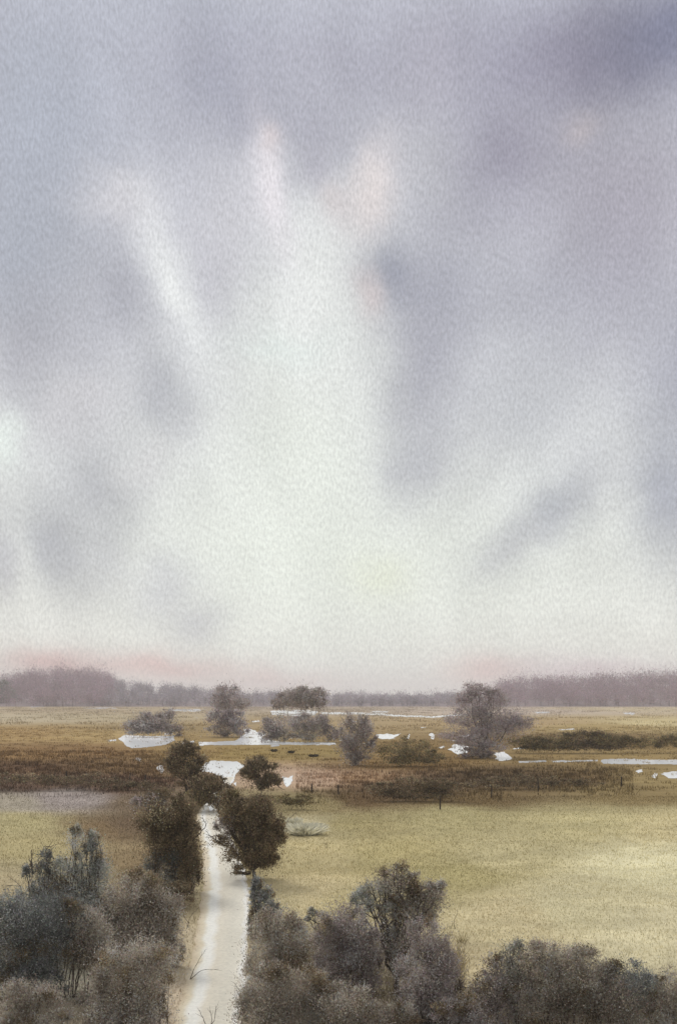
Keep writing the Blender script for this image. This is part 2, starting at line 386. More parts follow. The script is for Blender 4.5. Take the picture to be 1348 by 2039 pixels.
tag(blades('undergrowth', 90000, (33, 60), 0.62, 0.045, jitter=0.32, keep=under, cl=0.25, dark=0.8, lean=0.5), 'brown undergrowth between the foreground bushes', 'undergrowth')
tag(blades('reeds', 70000, (380, 1250), 0.9, 0.4, jitter=0.24, cl=3.0, keep=lambda x, y: fbm(x / 30, y / 60) > -0.05), 'tan reeds on the farthest flats below the woods', 'reeds')
tag(blades('sedge', 90000, (128, 420), 0.42, 0.13, jitter=0.26, keep=notpool, cl=0.8), 'tawny sedge covering the wet flats around the pools', 'sedge')

# ------------------------------------------------------------------ trees and shrubs
TONES = {   # albedo of the twigs and leaves
    'slate': (0.27, 0.275, 0.262), 'brown': (0.46, 0.395, 0.325), 'mauve': (0.56, 0.47, 0.465), 'olive': (0.26, 0.21, 0.115),
    'umber': (0.235, 0.185, 0.12), 'grey': (0.43, 0.41, 0.35), 'plum': (0.45, 0.385, 0.355), 'sage': (0.47, 0.475, 0.41), 'farmauve': (0.35, 0.25, 0.29), 'fargrey': (0.36, 0.32, 0.355),
}
def leaf_cloud(mb, c, r, n, size, tone, up=0.35, twig=0.28, fuzz=0.22, var=0.3):
    """a clump of small leaves and twigs, densest in smaller sub-clumps, thinning at its rim"""
    c = np.asarray(c, float); r = np.asarray(r, float)
    m = max(7, int(n / 330)); s = RNG.normal(size=(m, 3)); s /= np.linalg.norm(s, axis=1)[:, None]; s *= RNG.random((m, 1)) ** 0.42 * 0.88
    k = RNG.integers(0, m, n); q = RNG.normal(size=(n, 3)) * fuzz * (0.55 + 0.9 * RNG.random((m, 1)))[k]
    loose = RNG.random(n) < 0.26
    g = RNG.normal(size=(n, 3)); g *= 0.4 + 0.16 * RNG.random((n, 1))
    p = np.where(loose[:, None], g, s[k] + q)
    pos = c + p * r
    pos[:, 2] = np.maximum(pos[:, 2], 0.03)
    tv = np.exp(RNG.normal(0, var * 1.0, (m, 1)))[k] * np.exp(RNG.normal(0, var, (n, 1)))
    col = np.asarray(tone)[None] * tv * (1 + RNG.normal(0, 0.06, (n, 3)))
    isT = RNG.random(n) < twig
    d = p / (np.linalg.norm(p, axis=1)[:, None] + 1e-6) * 0.8 + RNG.normal(0, 0.6, (n, 3)); d[:, 2] += up + 0.5 * isT
    d /= np.linalg.norm(d, axis=1)[:, None]
    e = np.cross(d, RNG.normal(size=(n, 3))); e /= np.linalg.norm(e, axis=1)[:, None] + 1e-9
    far = np.linalg.norm(p, axis=1) > 0.85; L = size * (0.7 + 0.7 * RNG.random(n)) * np.where(isT, 2.3, 1.0) * np.where(far & ~isT, 0.6, 1.0); W = size * (0.45 + 0.35 * RNG.random(n)) * np.where(isT, 0.28, 1.0)
    a = pos - d * L[:, None] * 0.5; b = pos + d * L[:, None] * 0.5
    v = np.stack([a, pos + e * W[:, None] * 0.5, b, pos - e * W[:, None] * 0.5], 1).reshape(-1, 3)
    mb.add(v, np.arange(4 * n).reshape(-1, 4), np.clip(col, 0.01, 0.6))

def plant(name, label, cat, base, clumps, tone, group=None, density=1.0, lsize=2.0, depth=1.0, trunk=None, stem_tone=(0.12, 0.098, 0.082),
          parts=('trunk', 'crown'), twig=0.28, fuzz=0.22, branches=(), thick=1.0, stems=1, var=0.3):
    """a plant standing at the photo point 'base'; clumps: (px, py, rx, ry[, tone]) give its outline at that distance, each with its own depth"""
    bx, by = ground(*base); D = by; s = D / F
    root = empty(name, (bx, by, 0), label, cat, group)
    ob = (bx, by, 0)
    ragged = []
    for c in clumps:
        k = 7 if by < 62 else 5 if by < 130 else 3
        for _ in range(k):
            th = RNG.normal(-math.pi / 2, 1.25); q = 0.78 + 0.3 * RNG.random(); z = 0.22 + 0.26 * RNG.random()
            ragged.append((c[0] + math.cos(th) * c[2] * q, c[1] + math.sin(th) * c[3] * q, c[2] * z, c[3] * z * (0.85 + 0.5 * RNG.random()), *c[4:]))
    if name == 'shrub' and by < 62:
        for c in clumps:
            if RNG.random() < 0.35: continue
            low = c[1] + c[3] * 1.05
            while low < base[1] - 12:
                ragged.append((c[0] + RNG.normal(0, 8), low, c[2] * (0.6 + 0.5 * RNG.random()), 24 + 14 * RNG.random(), *c[4:])); low += 34 + 40 * RNG.random()
    solid = len(clumps); clumps = list(clumps) + ragged
    W = lambda px, py, dy=0.0: np.array([(px - CX) * s, D + dy, H - (py - YH) * s])
    mbf, mbt = MB(), MB()
    size = lsize * 2 * s
    if by > 200: clumps = [(c[0], c[1], c[2] * 1.15, c[3] * 1.18, *c[4:]) for c in clumps]
    if by < 62: clumps = [(c[0], c[1], c[2] * 1.12, c[3] * 1.1, *c[4:]) for c in clumps]
    tops = [c[1] for c in clumps[:solid]]; htop = H - (min(tops) - YH) * s
    r0 = (trunk if trunk else max(0.05, htop * 0.024)) * thick
    if stems > 1 or name == 'shrub': r0 *= 0.6
    if by > 200: r0 *= 0.6
    fork_z = max(0.15, min(c_[1] for c_ in [(0, H - (max(tops) - YH) * s)]) * 0.55)
    ctr = np.mean([W(c[0], c[1]) for c in clumps[:solid]], axis=0)
    for ci, c in enumerate(clumps):
        px, py, rx, ry = c[:4]; tn = np.array(TONES[c[4]] if len(c) > 4 else TONES[tone]) * (0.86 if by > 200 else 1.0)
        if by < 62 and ci >= solid and RNG.random() < 0.3: tn = np.array(TONES['umber'])
        if by < 62 and ci < solid: tn = tn * (0.78 + 0.4 * RNG.random())
        dy = RNG.normal(0, 0.35) * rx * s * depth
        cen = W(px, py, dy); r = (rx * s, 0.5 * (rx + ry) * s * depth, ry * s)
        n = int((density if ci < solid else density * 0.7) * (0.62 if by < 62 else 0.9) * rx * ry * 1.45 * (2.6 / lsize) ** 2) + 30
        leaf_cloud(mbf, cen, r, n, size, tn, twig=twig, fuzz=fuzz * (1.2 if by < 62 else 1.05), var=var)
        if ci >= solid and ci % 3: continue
        st = np.array([bx + (0.8 * (cen[0] - bx) + RNG.normal(0, 0.12) * htop * 0.4) * (stems > 1), by + RNG.normal(0, 0.05) * htop * (stems > 1), -0.05])
        fk = np.array([bx + (ctr[0] - bx) * 0.35, by, max(0.12, fork_z)]) if stems == 1 else st + np.array([0, 0, 0.1])
        end = cen + np.array([0, 0, 0.45 * r[2]])
        if end[2] < fk[2]: fk = fk * np.array([1, 1, 0]) + np.array([0, 0, max(0.05, end[2] * 0.5)])
        if stems > 1: limb(mbt, (bx, by, -0.06), st + np.array([0, 0, -0.01]), r0 * 0.5, r0 * 0.6, stem_tone, 0.0, 3)
        limb(mbt, st if stems > 1 else fk, end, r0 * 0.62, r0 * 0.12, stem_tone, 0.05, 6)
        for _ in range(4 if ci < solid else 1):      # forks inside the clump, some reaching out of it
            dv = RNG.normal(size=3) * np.array(r) * 0.62; dv[2] = abs(dv[2]) * 0.9
            a = fk + (end - fk) * (0.55 + 0.4 * RNG.random())
            limb(mbt, a, cen + dv, r0 * 0.24, r0 * 0.05, stem_tone, 0.08, 5, 4)
    if stems == 1:
        fk = np.array([bx + (ctr[0] - bx) * 0.35, by, max(0.12, fork_z)])
        limb(mbt, (bx, by, -0.1), fk + np.array([0, 0, 0.1]), r0 * 1.2, r0 * 0.7, stem_tone, 0.03, 6, 8)
    mbt.build(parts[0], M_BARK, root, ob, smooth=True)
    mbf.build(parts[1], M_LEAF, root, ob)
    for br in branches:         # bare boughs reaching out of the crown
        mb = MB(); pts = [W(*p) for p in br]
        pts = np.array(pts); pts[:, 1] += np.linspace(0, -0.15 * D * 0.02, len(pts))
        t = np.linspace(0, 1, len(pts)); tt = np.linspace(0, 1, 14)
        P = np.stack([np.interp(tt, t, pts[:, k]) for k in range(3)], 1) + RNG.normal(0, 0.02, (14, 3))
        tube(mb, P, np.linspace(0.055, 0.012, 14) * thick * max(1, s / 0.04), stem_tone, 5)
        for i in (4, 6, 8, 10, 12):
            dv = (P[i] - P[i-1]); dv = dv / np.linalg.norm(dv); dv = dv * 0.7 + RNG.normal(0, 0.6, 3)
            limb(mb, P[i], P[i] + dv * (0.25 + 0.5 * RNG.random()) * max(1, s / 0.04) * 0.8, 0.02, 0.006, stem_tone, 0.06, 4, 4)
        mb.build('branch', M_BARK, root, ob, smooth=True)
    return root
def shrub(label, base, clumps, tone, group=None, name='shrub', cat='shrub', **k):
    k.setdefault('stems', 3); k.setdefault('parts', ('stem', 'foliage'))
    return plant(name, label, cat, base, clumps, tone, group, **k)

GN, GM, GF = 'bushes around the foreground lane', 'trees and bushes along the far stretch of the lane', 'trees and thickets on the wet flats'
# --- foreground, left of the lane
shrub('dark slate bush at the left edge of the foreground', (95, 1985),
      [(25,1850,44,52),(75,1830,54,50),(135,1850,56,50),(20,1900,44,50),(95,1890,64,44),(60,1945,60,36),(180,1840,36,36,'brown'),(190,1890,38,36,'brown')], 'slate', GN, density=1.1)
shrub('grey green shrub with feathery rounded tops behind the dark slate bush', (158, 1905),
      [(155,1768,28,30,'slate'),(183,1714,22,32,'slate'),(150,1670,16,22),(185,1675,14,18),(128,1735,18,26),(200,1760,20,40),(115,1790,24,26),(170,1815,44,30),(150,1720,16,20)], 'sage', GN, density=0.7, fuzz=0.3)
shrub('smaller grey green shrub with little round heads and upright bare tips at the far left', (85, 1905),
      [(90,1766,24,34,'slate'),(92,1716,16,18,'slate'),(61,1736,13,14,'slate'),(60,1790,26,22),(100,1800,24,24)], 'sage', GN, density=0.75, fuzz=0.28,
      branches=[[(92,1730),(95,1700),(94,1682)],[(66,1740),(65,1715),(66,1690)]])
shrub('tall brown bush left of the lane with pale grass behind it', (285, 1925),
      [(255,1795,46,46),(300,1790,42,40),(285,1850,58,52),(335,1845,34,56),(235,1850,40,50),(345,1890,22,30)], 'brown', GN)
shrub('broad brown bush beside the lane at the bottom of the picture', (280, 2075),
      [(250,1935,56,52),(298,1940,42,54),(240,1995,52,50),(284,2005,42,50),(275,2050,60,40,'plum'),(215,2035,40,35)], 'brown', GN)
shrub('low dark brown bush in the bottom left corner of the picture', (62, 2085), [(45,2000,42,36),(85,2015,42,34),(30,2030,40,30),(115,2045,36,24)], 'brown', GN)
shrub('big dark bush hugging the left side of the lane with bare boughs over the gravel', (345, 1778),
      [(318,1625,46,42),(352,1640,40,46),(335,1685,52,46),(372,1685,28,48),(345,1735,50,36,'slate'),(378,1740,24,36,'umber'),(300,1600,30,24,'plum')], 'umber', GM, density=1.15,
      branches=[[(360,1700),(390,1668),(412,1645),(405,1625)],[(365,1705),(385,1690),(408,1680)],[(362,1690),(378,1665),(392,1640)]])
shrub('low umber scrub at the foot of the big dark bush by the lane', (322, 1812), [(310,1775,40,26),(355,1785,28,24),(275,1760,30,24)], 'umber', GM, density=0.8)
# --- the lane's far stretch
plant('tree', 'tallest dark tree left of the lane, just before the white pool', 'tree', (388, 1606),
      [(366,1506,32,26),(350,1530,28,22),(385,1535,34,26),(368,1490,18,14),(400,1560,36,22),(398,1580,26,16)], 'umber', GM, density=1.1)
plant('tree', 'dark leaning tree where the lane bends out of sight', 'tree', (436, 1618),
      [(420,1575,34,22),(445,1588,22,22),(405,1560,24,16),(440,1560,16,12),(395,1592,26,18,'olive'),(450,1604,16,18)], 'umber', GM, density=1.1)
plant('tree', 'small round tree right of the white pool with one low leaning bough', 'tree', (522, 1592),
      [(515,1534,30,22),(496,1545,22,16),(536,1546,24,20),(520,1560,32,14),(512,1518,16,10)], 'umber', GM, density=1.1,
      branches=[[(530,1556),(548,1558),(558,1568),(566,1572)]])
plant('tree', 'large dark tree on the right side of the lane above the fallen log', 'tree', (508, 1752),
      [(468,1618,38,34),(510,1618,42,34),(540,1640,24,34),(490,1655,50,42),(532,1680,32,42),(500,1700,44,34),(520,1718,34,20),(452,1648,20,30,'plum'),(460,1590,20,14,'olive')], 'umber', GM, density=1.25,
      branches=[[(466,1690),(440,1680),(424,1668),(410,1652)],[(452,1672),(432,1664),(415,1668)]])
# --- foreground, right of the lane
shrub('narrow slate bush standing right at the lane edge below the fallen log', (515, 1868), [(513,1785,13,30,'slate'),(532,1800,24,24),(515,1830,20,26),(548,1815,16,18),(510,1765,8,16,'slate')], 'slate', GN, density=0.9)
shrub('brown bush on the right lane edge next to the narrow slate bush', (562, 1985), [(545,1850,38,36),(530,1895,36,50),(585,1870,38,38),(575,1920,48,42),(530,1945,36,30)], 'brown', GN, density=0.85)
shrub('broad dark bush on the right lane edge at the bottom of the picture', (565, 2090), [(535,1975,44,44),(595,1970,46,40),(520,2020,46,46),(585,2025,60,44),(640,2000,36,40)], 'brown', GN)
plant('sapling', 'little arching sapling with one grey green leaf tuft before the field', 'sapling', (640, 1890), [(622,1820,9,10),(612,1830,6,4)], 'sage', GN, parts=('stem','foliage'), trunk=0.035, density=0.9,
      branches=[[(640,1860),(632,1838),(612,1828),(580,1830)],[(640,1860),(645,1838),(640,1822)]])
plant('tree', 'foreground tree with an open grey brown crown in front of the yellow field', 'tree', (788, 1985),
      [(788,1754,38,24),(850,1788,34,32),(815,1785,34,28),(722,1800,28,24,'sage'),(755,1785,34,26,'grey'),(830,1818,36,24),(782,1812,32,22),(868,1770,18,18),(790,1862,30,38),(786,1915,24,40)], 'brown', GN, trunk=0.14, density=0.95)
shrub('tall purplish brown bush left of the open crowned tree', (690, 2010), [(678,1838,38,34),(712,1865,40,42),(672,1890,42,46),(700,1930,50,42),(650,1945,34,40),(735,1905,24,30)], 'plum', GN, density=1.0)
shrub('purplish bush right of the open crowned tree', (858, 2050), [(850,1876,36,44),(868,1925,42,46),(835,1950,40,50),(885,1970,34,44),(845,2005,56,40)], 'plum', GN)
shrub('low bush in the bottom middle below the open crowned tree', (720, 2100), [(690,1985,44,32),(745,2025,40,26),(700,2035,56,34),(790,2030,34,28)], 'brown', GN, density=0.9)
shrub('loose grey bush starting the row along the bottom right', (1005, 2075), [(1005,1950,44,36),(1022,1912,28,32,'grey'),(975,1995,44,44),(1040,1990,40,44)], 'plum', GN, density=0.85)
shrub('widest dark bush of the row along the bottom right', (1115, 2080), [(1085,1915,44,34),(1140,1925,52,34),(1110,1965,62,44),(1180,1960,40,44),(1100,2015,60,40),(1165,2015,50,40)], 'brown', GN, density=1.0)
shrub('slate and brown bush second from the right end of the bottom row', (1245, 2085), [(1245,1950,42,34,'slate'),(1215,1985,44,40),(1282,1975,38,36,'slate'),(1250,2020,60,40)], 'brown', GN)
shrub('brown bush cut off by the right edge of the picture', (1345, 2090), [(1340,1975,40,34),(1325,2015,40,40),(1365,2010,40,40)], 'brown', GN)
shrub('lowest bush between the purplish bush and the bottom right row', (925, 2092), [(938,2015,34,30),(900,2025,36,28),(950,2050,40,26)], 'plum', GN, density=0.85)
# --- the wet flats
plant('tree', 'misty bare tree standing left of the twin trees by the far water', 'tree', (460, 1440), [(460,1384,30,18),(440,1398,24,14),(478,1400,20,16),(458,1412,30,14)], 'mauve', GF, density=0.7, twig=0.5, lsize=1.9, fuzz=0.3)
shrub('purple brown thicket under the misty bare tree', (452, 1468), [(440,1432,26,16),(465,1430,26,16),(445,1452,28,12,'plum'),(475,1450,20,14)], 'mauve', GF, density=1.0, twig=0.45, lsize=1.9)
plant('tree', 'left one of the twin dark trees whose trunks stand against white water', 'tree', (578, 1446), [(574,1392,28,18),(556,1402,18,10),(592,1384,22,14)], 'plum', GF, density=0.95, twig=0.45, lsize=1.9, trunk=0.5, stems=2)
plant('tree', 'right one of the twin dark trees whose trunks stand against white water', 'tree', (618, 1446), [(616,1388,26,18),(634,1400,16,12),(604,1398,20,12)], 'plum', GF, density=0.95, twig=0.45, lsize=1.9, trunk=0.5, stems=2)
shrub('dark thicket below the twin trees, left end', (556, 1478), [(548,1446,24,18),(565,1460,28,14,'brown'),(538,1462,18,12)], 'plum', GF, density=1.1, lsize=1.9, twig=0.4)
shrub('dark thicket below the twin trees, middle', (602, 1479), [(596,1440,28,16),(612,1458,32,16,'brown')], 'plum', GF, density=1.1, lsize=1.9, twig=0.4)
shrub('dark thicket below the twin trees, right end', (645, 1478), [(640,1446,22,18),(655,1460,18,14)], 'plum', GF, density=0.9, lsize=1.9, twig=0.4)
plant('tree', 'upright purplish tree alone in the centre of the flats', 'tree', (708, 1524), [(706,1448,28,24),(725,1462,24,26),(694,1472,24,26),(712,1492,36,22),(704,1510,30,12)], 'plum', GF, density=0.85, twig=0.5, lsize=2.0)
plant('tree', 'broad mauve tree right of centre, the biggest on the flats', 'tree', (962, 1508), [(950,1376,32,13),(928,1386,22,11),(982,1386,28,12),(962,1402,44,18),(940,1428,42,20),(990,1424,38,20),(965,1450,48,20),(925,1465,40,15),(1008,1448,40,16),(960,1482,42,14),(1040,1440,26,10)], 'mauve', GF, density=0.66, twig=0.55, lsize=1.8, var=0.2, fuzz=0.3)
shrub('left bush behind the long oval pool', (292, 1468), [(288,1440,28,20),(305,1452,32,14),(268,1452,22,13),(320,1440,20,14)], 'plum', GF, density=0.8, lsize=1.9, twig=0.45)
shrub('right bush behind the long oval pool', (336, 1466), [(332,1436,24,18),(345,1450,24,14)], 'plum', GF, density=0.75, lsize=1.9, twig=0.45)
shrub('low olive bush between the two purplish trees on the flats', (815, 1526), [(785,1500,38,18),(830,1496,40,20),(862,1508,28,14),(800,1514,50,10)], 'olive', GF, density=0.75, lsize=2.0)
shrub('small dark bush under the broad mauve tree', (950, 1510), [(940,1500,28,10),(965,1502,18,8)], 'plum', GF, density=0.8, lsize=2.0)
def hedge(label, segs, tone, **k):
    return shrub(label, *segs, tone, 'low hedges crossing the meadow', name='hedge', cat='hedge', **k)
hedge('long low dark hedge on the right flats above the white stream', ((1150, 1500), [(1060,1480,40,12),(1110,1474,44,14),(1165,1470,44,16,'umber'),(1215,1474,44,14),(1270,1478,40,12),(1320,1474,36,12),(1190,1484,50,9,'umber'),(1100,1486,50,9)]), 'olive', density=0.7, lsize=1.8, depth=0.3, stems=6)
hedge('brown hedge across the middle field left of the pink patch of ground', ((500, 1612), [(560,1590,26,9),(600,1592,24,8),(590,1600,30,7)]), 'olive', density=0.55, lsize=1.6, depth=0.5, stems=6)
hedge('dark brown hedge at the top edge of the open yellow field', ((850, 1596), [(770,1572,36,14),(830,1562,42,14),(890,1566,44,13),(800,1580,50,10),(865,1580,46,9)]), 'umber', density=0.7, lsize=1.7, depth=0.5, stems=6)
hedge('thin brown hedge continuing right of the dark hedge above the yellow field', ((1060, 1572), [(980,1560,44,12),(1040,1556,44,12),(1100,1558,44,10),(1160,1560,38,8)]), 'umber', density=0.55, lsize=1.7, depth=0.5, stems=6)
hedge('long dark scrub bank across the left meadow', ((160, 1574), [(40,1550,50,12),(110,1556,50,11),(180,1554,50,12),(245,1560,44,12),(290,1568,34,12)]), 'umber', density=0.5, lsize=1.7, depth=0.6, stems=6)

# ------------------------------------------------------------------ far woods on low rises
def hill_line(px):   # row of the bare hill top in the photo
    return np.interp(px, [-900,-300,0,60,130,215,260,330,420,520,640,760,900,960,1020,1100,1200,1348,1700,2300], [1384,1378,1374,1360,1355,1362,1376,1380,1391,1394,1397,1399,1396,1388,1376,1369,1366,1362,1372,1384])
def build_hills():
    D0, D1 = 1330.0, 2300.0; us = np.linspace(-1.1, 1.1, 240); vs = np.linspace(0, 1, 14)
    px = CX + us * F; zt = np.maximum(0.0, H + (YH - hill_line(px)) * 1750 / F)
    v, c = [], []
    for t in vs:
        d = D0 + (D1 - D0) * t
        v.append(np.stack([us * d, np.full(240, d), zt * np.sin(math.pi * t) ** 0.9 * (0.86 + 0.28 * vnoise(us * 30, np.full(240, t * 5))) - 0.3], 1))
    v = np.concatenate(v); i = (np.arange(13)[:, None] * 240 + np.arange(239)[None]).ravel()
    f = np.stack([i, i + 1, i + 241, i + 240], 1)
    mb = MB(); mb.add(v, f, np.array([0.22, 0.175, 0.18])); tag(mb.build('hills', M_STONE, smooth=True), kind='structure')
build_hills()
def far_wood(label, x0, x1, n, tone, hpx, per=170, rows=(1403, 1407)):
    mb = MB()
    for _ in range(n):
        px = x0 + (x1 - x0) * RNG.random(); t = RNG.random() ** 1.3
        d = 1325 + 500 * t; s = d / F
        zt = max(0.0, H + (YH - float(hill_line(px))) * 1750 / F)
        zb = zt * math.sin(math.pi * min(0.5, max(0, (d - 1330) / 970))) * 0.9
        h = (hpx + RNG.normal(0, hpx * 0.26)) * s; x = (px - CX) * s; w = h * (0.4 + 0.2 * RNG.random())
        tn = np.array(TONES[tone]) * (1 + RNG.normal(0, 0.12))
        leaf_cloud(mb, (x, d, zb + h * 0.55), (w, w, h * 0.52), per, 2.0 * 2 * s * 0.62, tn, twig=0.6, fuzz=0.36, var=0.2)
        tube(mb, [(x, d, zb - 1), (x, d, zb + h * 0.6)], [0.35, 0.15], tn * 0.6, 4)
    o = mb.build('far_wood', M_LEAF); tag(o, label, 'wood', kind='stuff'); return o
far_wood('mauve bare wood on the horizon at the left', -60, 222, 380, 'farmauve', 30)
far_wood('lower grey wood trailing along the horizon left of centre', 215, 470, 220, 'fargrey', 19)
far_wood('thin blue grey line of trees along the middle of the horizon', 460, 915, 300, 'fargrey', 17)
far_wood('mauve bare wood on the horizon at the right', 985, 1420, 480, 'farmauve', 27)
plant('tree', 'dark distant tree on the horizon against the left edge of the picture', 'tree', (14, 1406), [(8,1372,20,16),(2,1386,24,14),(22,1390,18,10)], 'slate', GF, density=1.3, lsize=1.7, trunk=0.6, depth=0.6)

# ------------------------------------------------------------------ small things
def bare_twigs(label, base, strands, thick=0.018, name='bare_sapling', cat='sapling', group='bare twigs along the lane'):
    bx, by = ground(*base); s = by / F
    mb = MB(); first = None
    for st in strands:
        P = np.array([[(p[0] - CX) * s, by, H - (p[1] - YH) * s] for p in st]); P[:, 2] = np.maximum(P[:, 2], -0.03)
        P[:, 1] += np.linspace(0, RNG.normal(0, 0.3), len(P))
        tt = np.linspace(0, 1, 10); t = np.linspace(0, 1, len(P))
        Q = np.stack([np.interp(tt, t, P[:, k]) for k in range(3)], 1); Q[1:] += RNG.normal(0, 0.015, (9, 3))
        tube(mb, Q, np.linspace(thick, thick * 0.3, 10), (0.06, 0.05, 0.04), 5)
        for i in (5, 7, 8):
            dv = (Q[i] - Q[i-2]); dv /= np.linalg.norm(dv); dv = dv + RNG.normal(0, 0.5, 3)
            limb(mb, Q[i], Q[i] + dv * 0.22, thick * 0.45, thick * 0.15, (0.06, 0.05, 0.04), 0.05, 4, 4)
    o = mb.build(name, M_BARK, None, (bx, by, 0), smooth=True); o.location = (bx, by, 0)
    return tag(o, label, cat, group)
bare_twigs('bare forked twig leaning over the left side of the pale lane', (378, 1952), [[(378,1952),(392,1920),(410,1890)],[(378,1952),(400,1930),(437,1926)]])
bare_twigs('small bare twig on the lane at the bottom of the picture', (418, 2050), [[(412,2050),(406,2028),(398,2008)],[(418,2050),(428,2026),(430,2006)],[(418,2050),(422,2030),(416,2016)]])
bare_twigs('bare crooked branch with side twig at the left edge above the dark slate bush', (44, 1812), [[(44,1812),(44,1785),(42,1762),(18,1742)],[(44,1785),(41,1766),(4,1768)]], thick=0.03)
bare_twigs('pair of bare twigs between the sapling and the field right of the lane', (906, 1850), [[(906,1850),(903,1836),(912,1820)],[(906,1850),(898,1858),(900,1838)]], thick=0.02)

for lb, b, st in (('lone thin stalk in the grass before the large bleached tussock', (650, 1690), [[(650,1690),(652,1674)],[(650,1690),(646,1678)]]),
                  ('bare twig on the left verge beside the tall brown bush', (372, 1850), [[(372,1850),(382,1822),(398,1806)],[(376,1838),(366,1818)]]),
                  ('bare twig reaching over the right lane edge at the bottom', (482, 2000), [[(482,2000),(476,1976),(466,1962)],[(482,2000),(484,1972)]])):
    bare_twigs(lb, b, st)

def log_thing():
    bx, by = ground(484, 1742); s = by / F
    root = empty('fallen_log', (bx, by, 0), 'dark fallen log lying at the right edge of the lane under the large tree', 'log')
    mb = MB(); P = [(-0.75, 0.1, 0.16), (-0.45, 0.02, 0.2), (-0.05, -0.05, 0.2), (0.35, 0.0, 0.18), (0.75, 0.12, 0.12)]
    P = np.array(P) * np.array([0.8, 1, 0.8]); P = np.stack([np.interp(np.linspace(0, 4, 13), range(5), P[:, k]) for k in range(3)], 1) + np.random.default_rng(4).normal(0, 0.025, (13, 3)); tube(mb, P, 0.055 + 0.055 * np.sin(np.linspace(0.35, 2.9, 13)) + np.random.default_rng(3).random(13) * 0.045, (0.06, 0.05, 0.042), 9); mb.build('log', M_BARK, root, smooth=True)
    for a, b in (((-0.4, 0, 0.28), (-0.75, -0.2, 0.5)), ((0.3, 0, 0.25), (0.85, -0.1, 0.42)), ((-0.6, 0.05, 0.2), (-0.5, -0.35, 0.42))):
        mb = MB(); limb(mb, a, b, 0.05, 0.018, (0.04, 0.034, 0.03), 0.06, 5, 6); mb.build('branch_stub', M_BARK, root, smooth=True)
log_thing()

def rock_mesh(r, flat, col, seed):
    rg = np.random.default_rng(seed); import bmesh
    bm = bmesh.new(); bmesh.ops.create_icosphere(bm, subdivisions=3, radius=1.0)
    off = rg.random(3) * 20; co = np.array([v.co[:] for v in bm.verts])
    k = 1 + 0.5 * fbm(co[:, 0] * 1.6 + off[0] + co[:, 2], co[:, 1] * 1.6 + off[1]) + 0.25 * fbm(co[:, 2] * 3 + off[2], co[:, 0] * 3 + 7)
    co = co * k[:, None] * np.array([r, r * 0.8, r * flat]); co[:, 2] = np.maximum(co[:, 2], -0.05)
    f = np.array([[v.index for v in p.verts] for p in bm.faces]); bm.free()
    mb = MB(); mb.add(co, f, col); return mb
STONES = [(497,1772),(495,1786),(497,1800),(498,1816),(496,1832),(499,1848),(497,1862),(492,1926),(496,1950)]
near = ['beside the fallen log','below the stone by the fallen log','level with the top of the narrow slate bush','against the narrow slate bush','at the foot of the narrow slate bush',
        'before the brown bush on the right lane edge','lowest of the close run by the brown bush','apart from the run, by the broad bottom bush','nearest the bottom of the picture']
for i, (px, py) in enumerate(STONES):
    o = rock_mesh(0.16 + 0.08 * random.random(), 0.75, (0.62, 0.61, 0.57), 30 + i).build('pale_stone', M_STONE, smooth=True)
    o.location = (*ground(px, py), 0.03); o.rotation_euler = (0, 0, i)
    tag(o, 'pale stone on the right lane edge, ' + near[i], 'stone', 'pale stones along the lane')
o = rock_mesh(0.13, 0.9, (0.68, 0.56, 0.52), 77).build('pink_stone', M_STONE, smooth=True); o.location = (*ground(358, 1815), 0.03)
tag(o, 'small pinkish stone on the left lane verge beside the tall brown bush', 'stone')

def post(name, label, base, hpx, wid, col, group):
    bx, by = ground(*base); s = by / F; h = hpx * s; w = wid / 2
    mb = MB(); P = np.array([(0, 0, -0.2), (0.01, 0, h * 0.5), (0.03 * h, 0.01, h * 0.94), (0.035 * h, 0.01, h)])
    tube(mb, P, [w, w * 0.97, w * 0.92, w * 0.55], col, 8)
    o = mb.build(name, M_BARK, smooth=False); o.location = (bx, by, 0); o.rotation_euler = (RNG.normal(0, 0.04), RNG.normal(0, 0.05), RNG.random() * 3)
    return tag(o, label, 'post', group)
post('marker_post', 'short white marker post on the right lane edge just above the fallen log', (474, 1724), 20, 0.2, (0.75, 0.74, 0.70), None)
for b, hp, lb in (((133, 1562), 26, 'leftmost weathered post standing in the dark scrub of the left meadow'), ((258, 1560), 22, 'weathered post in the left meadow, in front of the right half of the dark scrub'),
               ((291, 1566), 24, 'weathered post nearest the lane trees in the left meadow'), ((621, 1580), 20, 'weathered post at the front of the pink patch of ground'),
               ((674, 1582), 20, 'weathered post at the right side of the pink patch of ground'), ((876, 1612), 28, 'tallest dark post at the top edge of the yellow field'),
               ((1071, 1576), 24, 'dark post in front of the thin brown hedge on the right'), ((1236, 1566), 20, 'rightmost dark post, below the white stream'),
               ((978, 1588), 24, 'dark post between the two brown hedges above the yellow field')):
    post('fence_post', lb, b, hp, 0.2, (0.05, 0.04, 0.034), 'old posts across the meadow')

